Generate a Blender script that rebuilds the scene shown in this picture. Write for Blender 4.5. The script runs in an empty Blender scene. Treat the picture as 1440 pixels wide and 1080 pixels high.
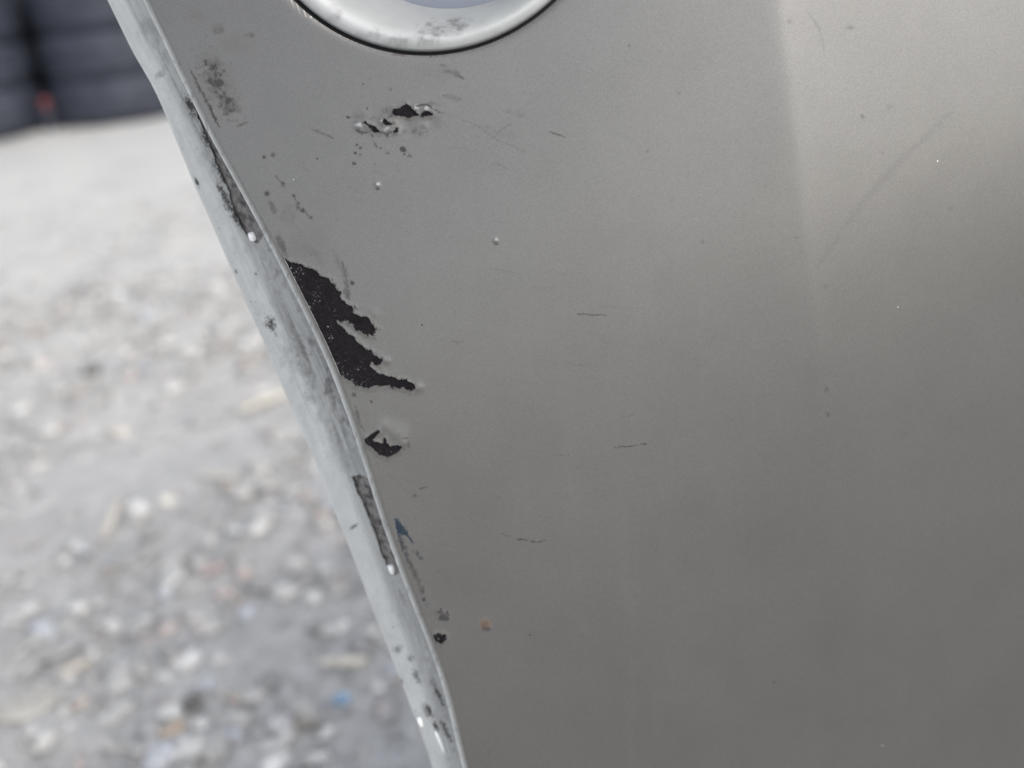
import bpy, math, random
import numpy as np
from mathutils import Vector, Matrix

# ------------------------------------------------------------------ camera, sky, sun, exposure
SC = bpy.context.scene
COL = SC.collection
W, H, FPX = 1440.0, 1080.0, 1476.0            # photograph frame and focal length in its pixels
PITCH, ROLL = math.radians(24), math.radians(7)
CAM = np.array([0.0, 0.0, 0.62])
fwd = np.array([0, math.cos(PITCH), -math.sin(PITCH)])
right0 = np.array([1.0, 0, 0]); up0 = np.cross(right0, fwd)
right = right0 * math.cos(ROLL) - up0 * math.sin(ROLL)
up = np.cross(right, fwd)
cam_d = bpy.data.cameras.new('camera'); cam = bpy.data.objects.new('camera', cam_d); COL.objects.link(cam)
cam.matrix_world = Matrix(((right[0], up[0], -fwd[0], CAM[0]), (right[1], up[1], -fwd[1], CAM[1]),
                           (right[2], up[2], -fwd[2], CAM[2]), (0, 0, 0, 1)))
cam_d.sensor_width = 36.0; cam_d.lens = 36.0 * FPX / W
cam_d.clip_start = 0.01; cam_d.clip_end = 500
cam_d.dof.use_dof = True; cam_d.dof.focus_distance = 0.335; cam_d.dof.aperture_fstop = 5.4
SC.camera = cam

SUN_EL, SUN_AZ = math.radians(42), math.radians(140)   # azimuth from +Y towards +X: hazy light from behind the photographer's right shoulder
world = bpy.data.worlds.new('World'); SC.world = world; world.use_nodes = True
nt = world.node_tree; nt.nodes.clear()
sky = nt.nodes.new('ShaderNodeTexSky'); sky.sky_type = 'NISHITA'; sky.sun_disc = False
sky.sun_elevation = SUN_EL; sky.sun_rotation = SUN_AZ; sky.air_density = 1.0; sky.dust_density = 2.5; sky.ozone_density = 1.0
hs = nt.nodes.new('ShaderNodeHueSaturation'); hs.inputs['Saturation'].default_value = 0.31
bg = nt.nodes.new('ShaderNodeBackground'); bg.inputs['Strength'].default_value = 0.15
wo = nt.nodes.new('ShaderNodeOutputWorld')
nt.links.new(sky.outputs[0], hs.inputs['Color']); nt.links.new(hs.outputs[0], bg.inputs['Color']); nt.links.new(bg.outputs[0], wo.inputs['Surface'])
sd_ = bpy.data.lights.new('sun', 'SUN'); sd_.energy = 0.36; sd_.angle = math.radians(30); sd_.color = (1, 0.895, 0.74)
sun = bpy.data.objects.new('sun', sd_); COL.objects.link(sun)
sdir = Vector((math.sin(SUN_AZ) * math.cos(SUN_EL), math.cos(SUN_AZ) * math.cos(SUN_EL), math.sin(SUN_EL)))
sun.rotation_euler = sdir.to_track_quat('Z', 'Y').to_euler()
SC.view_settings.view_transform = 'Standard'; SC.view_settings.look = 'None'
SC.view_settings.exposure = 1.08; SC.view_settings.gamma = 1.0; SC.view_settings.use_curve_mapping = False
SC.render.engine = 'CYCLES'

# ------------------------------------------------------------------ helpers
random.seed(4)

def project(Pw):
    d = Pw - CAM
    z = d @ fwd
    return np.stack([W / 2 + FPX * (d @ right) / z, H / 2 - FPX * (d @ up) / z], -1)

def ray(x, y):
    d = fwd + right * ((x - W / 2) / FPX) + up * ((H / 2 - y) / FPX)
    return d

def on_ground(x, y, z=0.0):
    d = ray(x, y); return CAM + d * ((z - CAM[2]) / d[2])

def _hash(ix, iy, seed):
    n = (ix.astype(np.int64) * 374761393 + iy.astype(np.int64) * 668265263 + seed * 974711) & 0x7fffffff
    n = ((n ^ (n >> 13)) * 1274126177) & 0x7fffffff
    n = (n ^ (n >> 16)) & 0xffffff
    return n / float(0xffffff)

def vnoise(x, y, seed=0):
    ix, iy = np.floor(x), np.floor(y); fx, fy = x - ix, y - iy
    fx = fx * fx * (3 - 2 * fx); fy = fy * fy * (3 - 2 * fy)
    a = _hash(ix, iy, seed); b = _hash(ix + 1, iy, seed); c = _hash(ix, iy + 1, seed); d = _hash(ix + 1, iy + 1, seed)
    return (a * (1 - fx) + b * fx) * (1 - fy) + (c * (1 - fx) + d * fx) * fy

def fbm(x, y, oct=4, seed=0):
    s = np.zeros_like(x, dtype=float); a = 0.5; t = 0
    for k in range(oct):
        s += a * vnoise(x * 2 ** k, y * 2 ** k, seed + 17 * k); t += a; a *= 0.55
    return s / t

def poly_sd(px, py, poly):
    """signed distance to a polygon, negative inside"""
    P = np.asarray(poly, float); Q = np.roll(P, -1, 0)
    best = np.full(px.shape, 1e9); ins = np.zeros(px.shape, bool)
    for (ax, ay), (bx, by) in zip(P, Q):
        ex, ey = bx - ax, by - ay
        t = np.clip(((px - ax) * ex + (py - ay) * ey) / (ex * ex + ey * ey + 1e-9), 0, 1)
        best = np.minimum(best, (px - ax - t * ex) ** 2 + (py - ay - t * ey) ** 2)
        if ay != by:
            c = ((ay > py) != (by > py)) & (px < (bx - ax) * (py - ay) / (by - ay) + ax)
            ins ^= c
    d = np.sqrt(best)
    return np.where(ins, -d, d)

def line_d(px, py, pts):
    best = np.full(px.shape, 1e9); tt = np.zeros(px.shape); n = len(pts) - 1
    for k in range(n):
        (ax, ay), (bx, by) = pts[k], pts[k + 1]
        ex, ey = bx - ax, by - ay
        t = np.clip(((px - ax) * ex + (py - ay) * ey) / (ex * ex + ey * ey + 1e-9), 0, 1)
        d = np.hypot(px - ax - t * ex, py - ay - t * ey)
        m = d < best
        best = np.where(m, d, best); tt = np.where(m, (k + t) / n, tt)
    return best, tt

def mesh_obj(name, V, F, mat, parent=None, smooth=True, attrs=None, origin=None):
    """one mesh object from numpy verts / quad or tri faces"""
    V = np.asarray(V, np.float64)
    if parent is not None and origin is None: origin = np.array(parent.location)
    if origin is not None: V = V - origin
    me = bpy.data.meshes.new(name)
    if isinstance(F, np.ndarray):
        k = F.shape[1]
        me.vertices.add(len(V)); me.vertices.foreach_set('co', V.astype(np.float32).ravel())
        me.loops.add(F.size); me.loops.foreach_set('vertex_index', F.astype(np.int32).ravel())
        me.polygons.add(len(F)); me.polygons.foreach_set('loop_start', np.arange(0, F.size, k, dtype=np.int32))
        me.update(calc_edges=True)
    else:
        me.from_pydata([tuple(v) for v in V], [], [tuple(int(i) for i in f) for f in F]); me.update()
    if smooth: me.polygons.foreach_set('use_smooth', np.ones(len(me.polygons), bool))
    for an, (dt, data) in (attrs or {}).items():
        at = me.attributes.new(an, dt, 'POINT')
        at.data.foreach_set({'FLOAT_COLOR': 'color', 'FLOAT': 'value', 'FLOAT_VECTOR': 'vector'}[dt], np.asarray(data, np.float32).ravel())
    if mat: me.materials.append(mat)
    o = bpy.data.objects.new(name, me); COL.objects.link(o)
    if parent is not None: o.parent = parent
    elif origin is not None: o.location = origin
    return o

def grid_faces(nr, nc):
    i = np.arange(nr - 1)[:, None] * nc + np.arange(nc - 1)[None]
    return np.stack([i, i + 1, i + nc + 1, i + nc], -1).reshape(-1, 4)

def compact(V, F, attrs=None):
    used = np.zeros(len(V), bool); used[F.ravel()] = True
    idx = np.cumsum(used) - 1
    return V[used], idx[F], ({k: (d, a[used]) for k, (d, a) in attrs.items()} if attrs else None), used

def empty(name, loc, label=None, cat=None, group=None):
    o = bpy.data.objects.new(name, None); COL.objects.link(o); o.location = [float(c) for c in loc]; o.empty_display_size = 0.05
    tag(o, label, cat, group); return o

def tag(o, label=None, cat=None, group=None, kind=None):
    if label: o['label'] = label
    if cat: o['category'] = cat
    if group: o['group'] = group
    if kind: o['kind'] = kind
    return o

# ------------------------------------------------------------------ materials
class NT:
    def __init__(s, name):
        s.m = bpy.data.materials.new(name); s.m.use_nodes = True; s.t = s.m.node_tree; s.n = s.t.nodes
        s.b = s.n['Principled BSDF']
    def new(s, typ, **kw):
        n = s.n.new(typ)
        for k, v in kw.items(): setattr(n, k, v)
        return n
    def put(s, sock, v):
        if hasattr(v, 'is_output') or isinstance(v, bpy.types.NodeSocket): s.t.links.new(v, sock)
        else: sock.default_value = v
    def math(s, op, a, b=None, clamp=False):
        n = s.new('ShaderNodeMath', operation=op, use_clamp=clamp); s.put(n.inputs[0], a)
        if b is not None: s.put(n.inputs[1], b)
        return n.outputs[0]
    def mix(s, f, a, b):
        n = s.new('ShaderNodeMix', data_type='RGBA'); s.put(n.inputs['Factor'], f); s.put(n.inputs['A'], a) if False else None
        s.put(n.inputs[6], a); s.put(n.inputs[7], b); return n.outputs[2]
    def mixf(s, f, a, b):
        n = s.new('ShaderNodeMix', data_type='FLOAT'); s.put(n.inputs[0], f); s.put(n.inputs[2], a); s.put(n.inputs[3], b); return n.outputs[0]
    def noise(s, scale, vec=None, detail=4, rough=0.55, lac=2.0):
        n = s.new('ShaderNodeTexNoise'); n.inputs['Scale'].default_value = scale; n.inputs['Detail'].default_value = detail
        n.inputs['Roughness'].default_value = rough
        if vec is not None: s.put(n.inputs['Vector'], vec)
        return n.outputs['Fac']
    def ramp(s, f, lo, hi, smooth=True):
        n = s.new('ShaderNodeMapRange', interpolation_type='SMOOTHSTEP' if smooth else 'LINEAR'); s.put(n.inputs[0], f)
        n.inputs[1].default_value = lo; n.inputs[2].default_value = hi; return n.outputs[0]
    def coords(s):
        return s.new('ShaderNodeTexCoord').outputs['Object']
    def scalevec(s, v, sc):
        n = s.new('ShaderNodeMapping'); s.put(n.inputs['Vector'], v); n.inputs['Scale'].default_value = sc; return n.outputs[0]
    def attr(s, name):
        return s.new('ShaderNodeAttribute', attribute_name=name, attribute_type='GEOMETRY')
    def bump(s, h, strength, dist):
        n = s.new('ShaderNodeBump'); n.inputs['Strength'].default_value = strength; n.inputs['Distance'].default_value = dist
        s.put(n.inputs['Height'], h); s.put(s.b.inputs['Normal'], n.outputs[0]); return n
    def set(s, **kw):
        for k, v in kw.items(): s.put(s.b.inputs[k.replace('_', ' ')], v)
        return s

def rgb(r, g, b): return (r, g, b, 1.0)

def paint_material():
    """silver paint on a plastic moulding, with dirt, rust, blue transfer, dust and painted edge light read from the mesh's wear attribute"""
    m = NT('silver_paint')
    co = m.coords(); wear_light = m.attr('wear_light'); sep = m.new('ShaderNodeSeparateColor'); m.put(sep.inputs[0], wear_light.outputs['Color'])
    suv = m.attr('along').outputs['Vector']
    base = m.mix(m.noise(9, co, 3), rgb(0.123, 0.1205, 0.1155), rgb(0.135, 0.132, 0.127))
    flake = m.noise(2400, co, 2)
    base = m.mix(m.ramp(flake, 0.35, 0.7), base, rgb(0.155, 0.152, 0.147))
    # faint handling dirt, washed down in streaks
    film = m.math('MULTIPLY', m.ramp(m.noise(1.0, m.scalevec(suv, (90, 9, 1)), 5, 0.6), 0.48, 0.78), 0.09)
    base = m.mix(film, base, rgb(0.20, 0.19, 0.17))
    mot = m.math('MULTIPLY', m.ramp(m.noise(26, co, 5, 0.62), 0.35, 0.75), 0.20)
    base = m.mix(mot, base, rgb(0.09, 0.088, 0.082))
    pale = m.math('MULTIPLY', wear_light.outputs['Alpha'], m.mixf(m.ramp(m.noise(95, co, 5, 0.65), 0.3, 0.7), 0.93, 1.05), clamp=True)
    base = m.mix(pale, base, rgb(0.53, 0.548, 0.545))
    # grime: density from the mesh, broken up by fine noise
    brk = m.noise(420, co, 5, 0.65)
    dens = m.math('ADD', sep.outputs[0], m.math('MULTIPLY', m.math('SUBTRACT', brk, 0.5), m.math('MULTIPLY', sep.outputs[0], 1.9)))
    dens = m.math('MULTIPLY', dens, 1.35, clamp=True)
    base = m.mix(sep.outputs[1], base, rgb(0.088, 0.056, 0.036))
    base = m.mix(dens, base, rgb(0.030, 0.029, 0.029))
    base = m.mix(sep.outputs[2], base, rgb(0.003, 0.013, 0.025))
    # dust and black specks
    vor = m.new('ShaderNodeTexVoronoi', feature='DISTANCE_TO_EDGE'); 
    v2 = m.new('ShaderNodeTexVoronoi'); v2.inputs['Scale'].default_value = 130; m.put(v2.inputs['Vector'], co)
    sp = m.math('LESS_THAN', v2.outputs['Distance'], 0.030)
    selc = m.new('ShaderNodeSeparateColor'); m.put(selc.inputs[0], v2.outputs['Color'])
    dust = m.math('MULTIPLY', sp, m.math('GREATER_THAN', selc.outputs[0], 0.90))
    base = m.mix(m.math('MULTIPLY', dust, 0.75), base, rgb(0.75, 0.74, 0.70))
    v3 = m.new('ShaderNodeTexVoronoi'); v3.inputs['Scale'].default_value = 85; m.put(v3.inputs['Vector'], co)
    sel3 = m.new('ShaderNodeSeparateColor'); m.put(sel3.inputs[0], v3.outputs['Color'])
    soot = m.math('MULTIPLY', m.math('LESS_THAN', v3.outputs['Distance'], 0.032), m.math('GREATER_THAN', sel3.outputs[1], 0.93))
    base = m.mix(m.math('MULTIPLY', soot, 0.8), base, rgb(0.03, 0.028, 0.03))
    n_bad = m.math('ADD', m.math('ADD', dens, sep.outputs[1]), m.math('ADD', sep.outputs[2], m.math('MULTIPLY', dust, 1.0)), clamp=True)
    metal = m.mixf(m.math('MAXIMUM', n_bad, pale), 0.75, 0.0)
    rough = m.mixf(n_bad, m.mixf(m.noise(30, co, 4), 0.37, 0.45), 0.85)
    m.set(Base_Color=base, Metallic=metal, Roughness=rough)
    m.set(Coat_Weight=m.mixf(m.math('MAXIMUM', n_bad, pale), 0.4, 0.0), Coat_Roughness=0.16, Coat_IOR=1.5)
    hgt = m.math('ADD', m.math('MULTIPLY', m.noise(700, co, 2), 0.35), m.math('MULTIPLY', m.noise(120, co, 2), 0.6))
    hgt = m.math('ADD', hgt, m.math('MULTIPLY', dens, m.math('MULTIPLY', brk, 1.5)))
    m.bump(hgt, 0.10, 0.0006)
    return m.m

def plastic_material():
    m = NT('bare_black_plastic'); co = m.coords()
    w = m.attr('wear_light'); sep = m.new('ShaderNodeSeparateColor'); m.put(sep.inputs[0], w.outputs['Color'])
    fl = m.math('MULTIPLY', m.ramp(m.noise(1500, co, 4, 0.7), 0.58, 0.68), sep.outputs[0], clamp=True)
    base = m.mix(m.noise(260, co, 4), rgb(0.005, 0.0045, 0.0055), rgb(0.013, 0.0115, 0.0135))
    base = m.mix(fl, base, rgb(0.36, 0.36, 0.36))
    m.set(Base_Color=base, Roughness=0.7); m.b.inputs['Specular IOR Level'].default_value = 0.06
    m.bump(m.math('ADD', m.noise(900, co, 4), m.math('MULTIPLY', m.noise(2600, co, 2), 0.5)), 0.55, 0.0005)
    return m.m

def simple(name, c0, c1, scale, rough=0.7, bump=0.0, bdist=0.001, metal=0.0, detail=5, coat=0.0):
    m = NT(name); co = m.coords()
    f = m.ramp(m.noise(scale, co, detail), 0.3, 0.7)
    m.set(Base_Color=m.mix(f, rgb(*c0), rgb(*c1)), Roughness=rough, Metallic=metal, Coat_Weight=coat)
    if bump: m.bump(m.noise(scale * 2.2, co, 5), bump, bdist)
    return m.m

def ground_material():
    m = NT('dusty_gravel_ground'); co = m.coords()
    a = m.ramp(m.noise(5, co, 6), 0.3, 0.7); b = m.ramp(m.noise(38, co, 6, 0.65), 0.36, 0.66); c = m.ramp(m.noise(150, co, 4, 0.7), 0.35, 0.7)
    base = m.mix(a, rgb(0.40, 0.396, 0.392), rgb(0.50, 0.496, 0.492))
    base = m.mix(m.math('MULTIPLY', b, 0.75), base, rgb(0.31, 0.305, 0.30))
    base = m.mix(m.math('MULTIPLY', c, 0.4), base, rgb(0.50, 0.495, 0.485))
    # worn bare sand farther out towards the tyres
    sep = m.new('ShaderNodeSeparateXYZ'); m.put(sep.inputs[0], co)
    sand = m.math('MULTIPLY', m.ramp(sep.outputs[1], 1.1, 2.1), m.ramp(m.noise(4, co, 4), 0.2, 0.55))
    base = m.mix(m.math('MULTIPLY', sand, 0.8), base, rgb(0.52, 0.515, 0.495))
    m.set(Base_Color=base, Roughness=0.95); m.b.inputs['Specular IOR Level'].default_value = 0.2
    m.bump(m.math('ADD', m.noise(60, co, 6, 0.65), m.math('MULTIPLY', m.noise(220, co, 4), 0.4)), 0.7, 0.012)
    return m.m

def stone_material(name='gravel_stone'):
    m = NT(name); co = m.coords(); t = m.attr('tint').outputs['Color']
    n = m.new('ShaderNodeMix', data_type='RGBA', blend_type='MULTIPLY'); n.inputs[0].default_value = 1.0
    m.put(n.inputs[6], t); g = m.mixf(m.ramp(m.noise(160, co, 5), 0.3, 0.7), 0.75, 1.15)
    cc = m.new('ShaderNodeCombineColor'); [m.put(cc.inputs[k], g) for k in range(3)]
    m.put(n.inputs[7], cc.outputs[0]); m.set(Base_Color=n.outputs[2], Roughness=0.9); m.b.inputs['Specular IOR Level'].default_value = 0.25
    m.bump(m.noise(300, co, 4), 0.4, 0.002)
    return m.m

M_PAINT, M_PLASTIC, M_GROUND, M_STONE = paint_material(), plastic_material(), ground_material(), stone_material()
M_RUBBER = simple('tyre_rubber', (0.016, 0.019, 0.031), (0.036, 0.041, 0.060), 18, 0.62, 0.3, 0.002)
M_GAP = simple('black_gap_rubber', (0.006, 0.006, 0.007), (0.012, 0.011, 0.012), 200, 0.8)

# ------------------------------------------------------------------ ground
def ground_z(x, y):
    r = np.hypot(x + 0.5, y - 1.5)
    k = np.clip(1.6 - r / 4.0, 0, 1)
    z = 0.020 * (fbm(x * 5, y * 5, 4, 3) - 0.5) + 0.018 * (fbm(x * 18, y * 18, 3, 9) - 0.5) + 0.008 * (fbm(x * 60, y * 60, 2, 5) - 0.5)
    return z * k

def lines(a, b, step, far):
    core = np.arange(a, b + step / 2, step); g = np.cumsum(step * 1.35 ** np.arange(1, 60)); g = g[g < far]
    return np.concatenate([a - g[::-1], core, b + g])
gx, gy = lines(-2.6, 0.8, 0.011, 220), lines(0.3, 3.6, 0.011, 220)
GX, GY = np.meshgrid(gx, gy)
ground = mesh_obj('ground', np.stack([GX, GY, ground_z(GX, GY)], -1).reshape(-1, 3), grid_faces(len(gy), len(gx)), M_GROUND)
tag(ground, 'dusty pale gravel ground strewn with small stones', kind='structure')

# ------------------------------------------------------------------ the bumper's surface
TILT, YAW = math.radians(12), math.radians(-3)
N = np.array([math.sin(YAW) * math.cos(TILT), -math.cos(YAW) * math.cos(TILT), math.sin(TILT)])
U = np.cross([0, 0, 1.0], N); U /= np.linalg.norm(U); V = np.cross(N, U)
O = CAM + fwd * 0.345

def plane_uv(x, y):
    d = ray(x, y); s = ((O - CAM) @ N) / (d @ N); q = CAM + d * s - O
    return np.array([q @ U, q @ V])

_c0, _c1 = plane_uv(1098, 0), plane_uv(1172, 620)
def sheen_crease_u(v):
    t = (v - _c0[1]) / (_c1[1] - _c0[1]); return _c0[0] + (_c1[0] - _c0[0]) * (1.25 * t - 0.25 * t * t)

def height(u, v):
    h = -(u ** 2) / (2 * 1.6) - (v ** 2) / (2 * 4.5) + 0.5 * 0.25 * np.tanh(u / 0.25) * 0.25 * np.tanh(v / 0.25)
    w = 0.0013; s = u - sheen_crease_u(v)
    k = -0.29 / (1 + np.exp(-(v + 0.075) / 0.040))            # crease added to make a reflection's edge; it fades out downwards
    sp = w * np.logaddexp(0, s / w)
    return h + k * sp * np.exp(-np.clip(s, 0, None) / 0.17) - 0.9 * 0.02 * np.logaddexp(0, (u - 0.05) / 0.02) * 0.03 * np.logaddexp(0, (0.01 - 0.25 * np.tanh(v / 0.25)) / 0.03)

def surf(u, v, off=0.0):
    return O + u[..., None] * U + v[..., None] * V + (height(u, v) + off)[..., None] * N

def surf_uv(x, y):
    """the point of the panel seen at photo pixel x, y"""
    d = ray(x, y); z = 0.0
    for _ in range(6):
        s = ((O + N * z - CAM) @ N) / (d @ N); q = CAM + d * s - O; u, v = q @ U, q @ V; z = float(height(np.array(u), np.array(v)))
    return u, v

corner_px = [(197, 0), (225, 60), (250, 110), (275, 163), (300, 210), (323, 250), (343, 284), (367, 330), (393, 380), (417, 428), (447, 487), (467, 533),
             (490, 600), (507, 645), (520, 693), (540, 753), (557, 800), (573, 840), (590, 884), (610, 932), (624, 975), (638, 1036), (647, 1080)]
cuv = np.array([surf_uv(*p) for p in corner_px])
sl0 = (cuv[0] - cuv[4]); sl1 = (cuv[-1] - cuv[-7])
V_TOP, V_BOT = 0.25, -0.535
ext_t = cuv[0] + sl0 * ((V_TOP - cuv[0, 1]) / sl0[1]); ext_b = cuv[-1] + sl1 * ((V_BOT - cuv[-1, 1]) / sl1[1])
cuv_all = np.vstack([ext_t, cuv, ext_b])[::-1]
def edge_u(v):
    u = np.interp(v, cuv_all[:, 1], cuv_all[:, 0])
    for k in (1, 2):
        d = 0.006 * k; u = u + np.interp(v - d, cuv_all[:, 1], cuv_all[:, 0]) + np.interp(v + d, cuv_all[:, 1], cuv_all[:, 0])
    return u / 5

STEP = 0.00036
v_lo, v_hi = surf_uv(720, 1095)[1], surf_uv(720, -14)[1]
rows = np.concatenate([np.linspace(V_BOT, v_lo, 60)[:-1], np.arange(v_lo, v_hi, STEP), np.linspace(v_hi, V_TOP, 60)])

# cross-section at the edge: rounded corner, step down, flange, rolled outer lip (e = outwards, n = along the panel normal)
RC = 0.0036; A0 = 0.04; A1 = math.radians(88)
E_OFF = RC * (math.sin(A1) - math.sin(A0))                                       # the occluding left side of the rounded corner
body_root = O + V * V_BOT + U * float(edge_u(np.array(V_BOT)))
bumper = empty('car_bumper', (float(O[0]), float((O + V * V_BOT)[1]), 0.0),
               'scuffed silver plastic car bumper with flaked paint along its slanting edge', 'bumper')

# ---- wear, with some highlights and shade painted in: shapes in the photo's pixels, laid on the moulding
def z2(l): return [(360 + x / 3, y / 3) for x, y in l]
def z3(l): return [(200 + x / 3, 280 + y / 3) for x, y in l]
def z4(l): return [(360 + x / 3, 560 + y / 3) for x, y in l]
def z5(l): return [(360 + x / 3.6, 800 + y / 3.6) for x, y in l]
def z9(l): return [(480 + x / 9, 130 + y / 9) for x, y in l]
def z1(l): return [(x / 3, y / 3) for x, y in l]
CHIPS = [
    z3([(575, 236), (620, 262), (680, 280), (740, 310), (800, 345), (830, 390), (845, 430), (880, 455), (905, 460), (882, 476), (920, 490), (960, 505), (985, 545),
        (975, 576), (940, 570), (900, 545), (870, 520), (820, 515), (850, 550), (900, 590), (940, 630), (980, 655), (1010, 670), (1014, 690), (992, 697), (975, 688),
        (960, 700), (990, 735), (1050, 745), (1110, 765), (1150, 780), (1160, 795), (1140, 806), (1080, 792), (1010, 787), (960, 796), (900, 785), (850, 752),
        (806, 712), (780, 650), (755, 590), (722, 510), (684, 450), (652, 370), (612, 300)]),
    z4([(452, 182), (480, 160), (515, 134), (521, 142), (492, 175), (530, 190), (545, 168), (562, 205), (600, 195), (617, 205), (600, 226), (560, 250), (525, 241), (495, 212), (470, 192)]),
    z9([(650, 275), (665, 210), (740, 195), (820, 148), (880, 180), (910, 215), (960, 265), (1000, 282), (930, 296), (850, 322), (780, 300), (700, 297)]),
    z9([(998, 302), (1018, 255), (1070, 226), (1120, 238), (1158, 270), (1142, 297), (1090, 287), (1040, 307)]),
    z9([(272, 382), (310, 356), (342, 398), (412, 428), (452, 458), (494, 512), (440, 518), (388, 492), (368, 452), (318, 410)]),
    z9([(536, 322), (578, 350), (622, 390), (672, 378), (682, 396), (626, 424), (568, 412), (532, 396)]),
    z9([(678, 436), (718, 450), (714, 492), (668, 514), (662, 490), (688, 470)]),
    z4([(742, 1000), (770, 990), (800, 996), (806, 1014), (785, 1036), (758, 1028)]),
]
def wear_light_fields(px, py):
    """grime, rust, blue, pale at photo pixels"""
    g = np.zeros(px.shape); ru = g.copy(); bl = g.copy(); pa = g.copy()
    n1 = fbm(px / 5, py / 5, 3, 31); n2 = fbm(px / 14, py / 14, 4, 77); n3 = fbm(px / 2.4, py / 2.4, 2, 5)
    def put(arr, val): np.maximum(arr, val, out=arr)
    def line(pts, w, val, arr=g, brk=0.0, taper=True):
        x0, y0 = np.min(pts, 0) - 12; x1, y1 = np.max(pts, 0) + 12
        m = (px > x0) & (px < x1) & (py > y0) & (py < y1)
        if not m.any(): return
        d, t = line_d(px[m] + (n1[m] - .5) * 5, py[m] + (n2[m] - .5) * 7, pts); d = d + (n3[m] - .5) * w * 0.9
        ww = w * (0.35 + 0.65 * np.sin(np.pi * np.clip(t, 0.02, 0.98)) ** 0.7) if taper else w
        a = np.clip(1.15 - d / ww, 0, 1) * val
        if brk: a = a * np.clip((n1[m] - brk) * 6, 0, 1)
        arr[m] = np.maximum(arr[m], a)
    def blob(x, y, rx, ry, val, arr=g, ang=0.0, brk=0.5, soft=0.6, nz=None):
        R = max(rx, ry) * 1.9
        m = (np.abs(px - x) < R) & (np.abs(py - y) < R)
        if not m.any(): return
        c, s = math.cos(ang), math.sin(ang); dx, dy = px[m] - x, py[m] - y
        q = np.hypot((dx * c + dy * s) / rx, (-dx * s + dy * c) / ry)
        nn = (nz if nz is not None else (n3 if max(rx, ry) < 5.5 else n1))[m]
        q = q + (nn - 0.5) * 2 * brk
        arr[m] = np.maximum(arr[m], np.clip((1 - q) / soft, 0, 1) * val)
    # scratches and nicks
    line([(812, 441), (830, 443), (852, 442)], 1.5, 0.75)
    line([(863, 629), (885, 627), (909, 624)], 1.4, 0.85); blob(907, 624, 3, 2, 0.9, brk=0.2)
    line([(706, 751), (720, 754)], 1.5, 0.6); line([(726, 757), (740, 760)], 2.6, 0.8); line([(746, 761), (758, 761), (768, 758)], 1.7, 0.85)
    line([(634, 478), (652, 480)], 1.3, 0.5); line([(780, 641), (802, 638)], 1.2, 0.4); line([(772, 184), (784, 189), (796, 195)], 1.6, 0.6)
    line([(580, 775), (595, 787)], 1.8, 0.8); line([(614, 803), (622, 801)], 1.6, 0.6); line([(590, 687), (600, 686)], 1.8, 0.8); blob(584, 697, 5, 3, 0.5)
    line([(1340, 155), (1270, 222), (1222, 275), (1185, 322), (1150, 375)], 7, 0.08, brk=0.1); blob(1163, 546, 5, 8, .45, brk=.6, soft=.8); blob(1165, 582, 5, 5, .55, brk=.5, soft=.8)
    line([(1134, 12), (1152, 40), (1160, 75)], 3.0, 0.10)
    for x, y, r, a in [(1163, 545, 5, .35), (1165, 582, 5, .45), (1213, 163, 4, .6), (1240, 215, 5, .3), (1250, 150, 6, .2), (1195, 38, 6, .28), (955, 131, 4, .6), (885, 64, 3, .8),
                       (911, 213, 3, .6), (968, 245, 3, .35), (1120, 335, 3, .45), (1160, 402, 5, .35), (1336, 293, 6, .25), (997, 86, 6, .18), (1110, 30, 5, .3), (815, 943, 5, .45),
                       (688, 1058, 4, .45), (988, 340, 4, .3), (640, 440, 3, .3), (700, 700, 3, .25), (1078, 262, 4, .2), (1300, 520, 6, .15), (1270, 610, 8, .14), (1105, 480, 5, .15)]:
        blob(x, y, r, r * .8, a * .6, soft=0.9, brk=.8)
    # faint hairlines from handling, in loose groups that share a direction
    hr = random.Random(31)
    for gx_, gy_, ga, nl, sp in [(640, 190, .35, 9, 60), (470, 250, .9, 7, 45), (760, 420, .1, 7, 90), (900, 650, -.12, 6, 80), (560, 680, 1.0, 8, 40), (720, 770, .15, 6, 70), (1010, 300, -.9, 5, 80), (1230, 420, -.8, 5, 80), (660, 880, .5, 6, 60)]:
        for _ in range(nl):
            cx, cy, an, ln = gx_ + hr.gauss(0, sp), gy_ + hr.gauss(0, sp * .5), ga + hr.gauss(0, .18), hr.uniform(10, 48)
            dx, dy = math.cos(an) * ln / 2, math.sin(an) * ln / 2
            line([(cx - dx, cy - dy), (cx, cy + hr.gauss(0, 1.5)), (cx + dx, cy + dy)], hr.uniform(.9, 1.5), hr.uniform(.05, .2), brk=hr.choice([0, .25, .35]))
    # washed-down dirt trails low on the panel
    line([(893, 665), (891, 760), (888, 880), (886, 1000), (884, 1080)], 7, 0.07, taper=False, brk=0.3)
    line([(925, 980), (927, 1040)], 12, 0.08); blob(888, 1000, 12, 16, 0.07); line([(955, 640), (950, 820)], 10, 0.06)
    # scuffs below the bezel
    for x, y, rx, ry, a, ang in [(635, 102, 16, 6, .35, .4), (637, 137, 15, 5, .28, .3), (610, 77, 22, 3, .55, 0), (560, 77, 14, 2.5, .5, 0), (585, 185, 22, 6, .25, 0), (595, 178, 6, 6, .35, 0), (606, 145, 12, 3, .3, .2),
                                 (648, 108, 9, 2.2, .5, .5), (625, 93, 9, 2.2, .4, .3), (700, 185, 30, 8, .08, .2), (728, 160, 18, 5, .12, .2), (515, 165, 20, 8, .22, 0), (542, 155, 9, 6, .3, 0)]:
        blob(x, y, rx, ry, a, ang=ang, brk=0.9)
    line([(628, 160), (660, 172), (690, 190), (740, 215)], 1.6, 0.22, brk=0.3); line([(438, 180), (470, 196)], 1.8, 0.45); line([(690, 195), (720, 172)], 1.4, 0.25)
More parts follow.
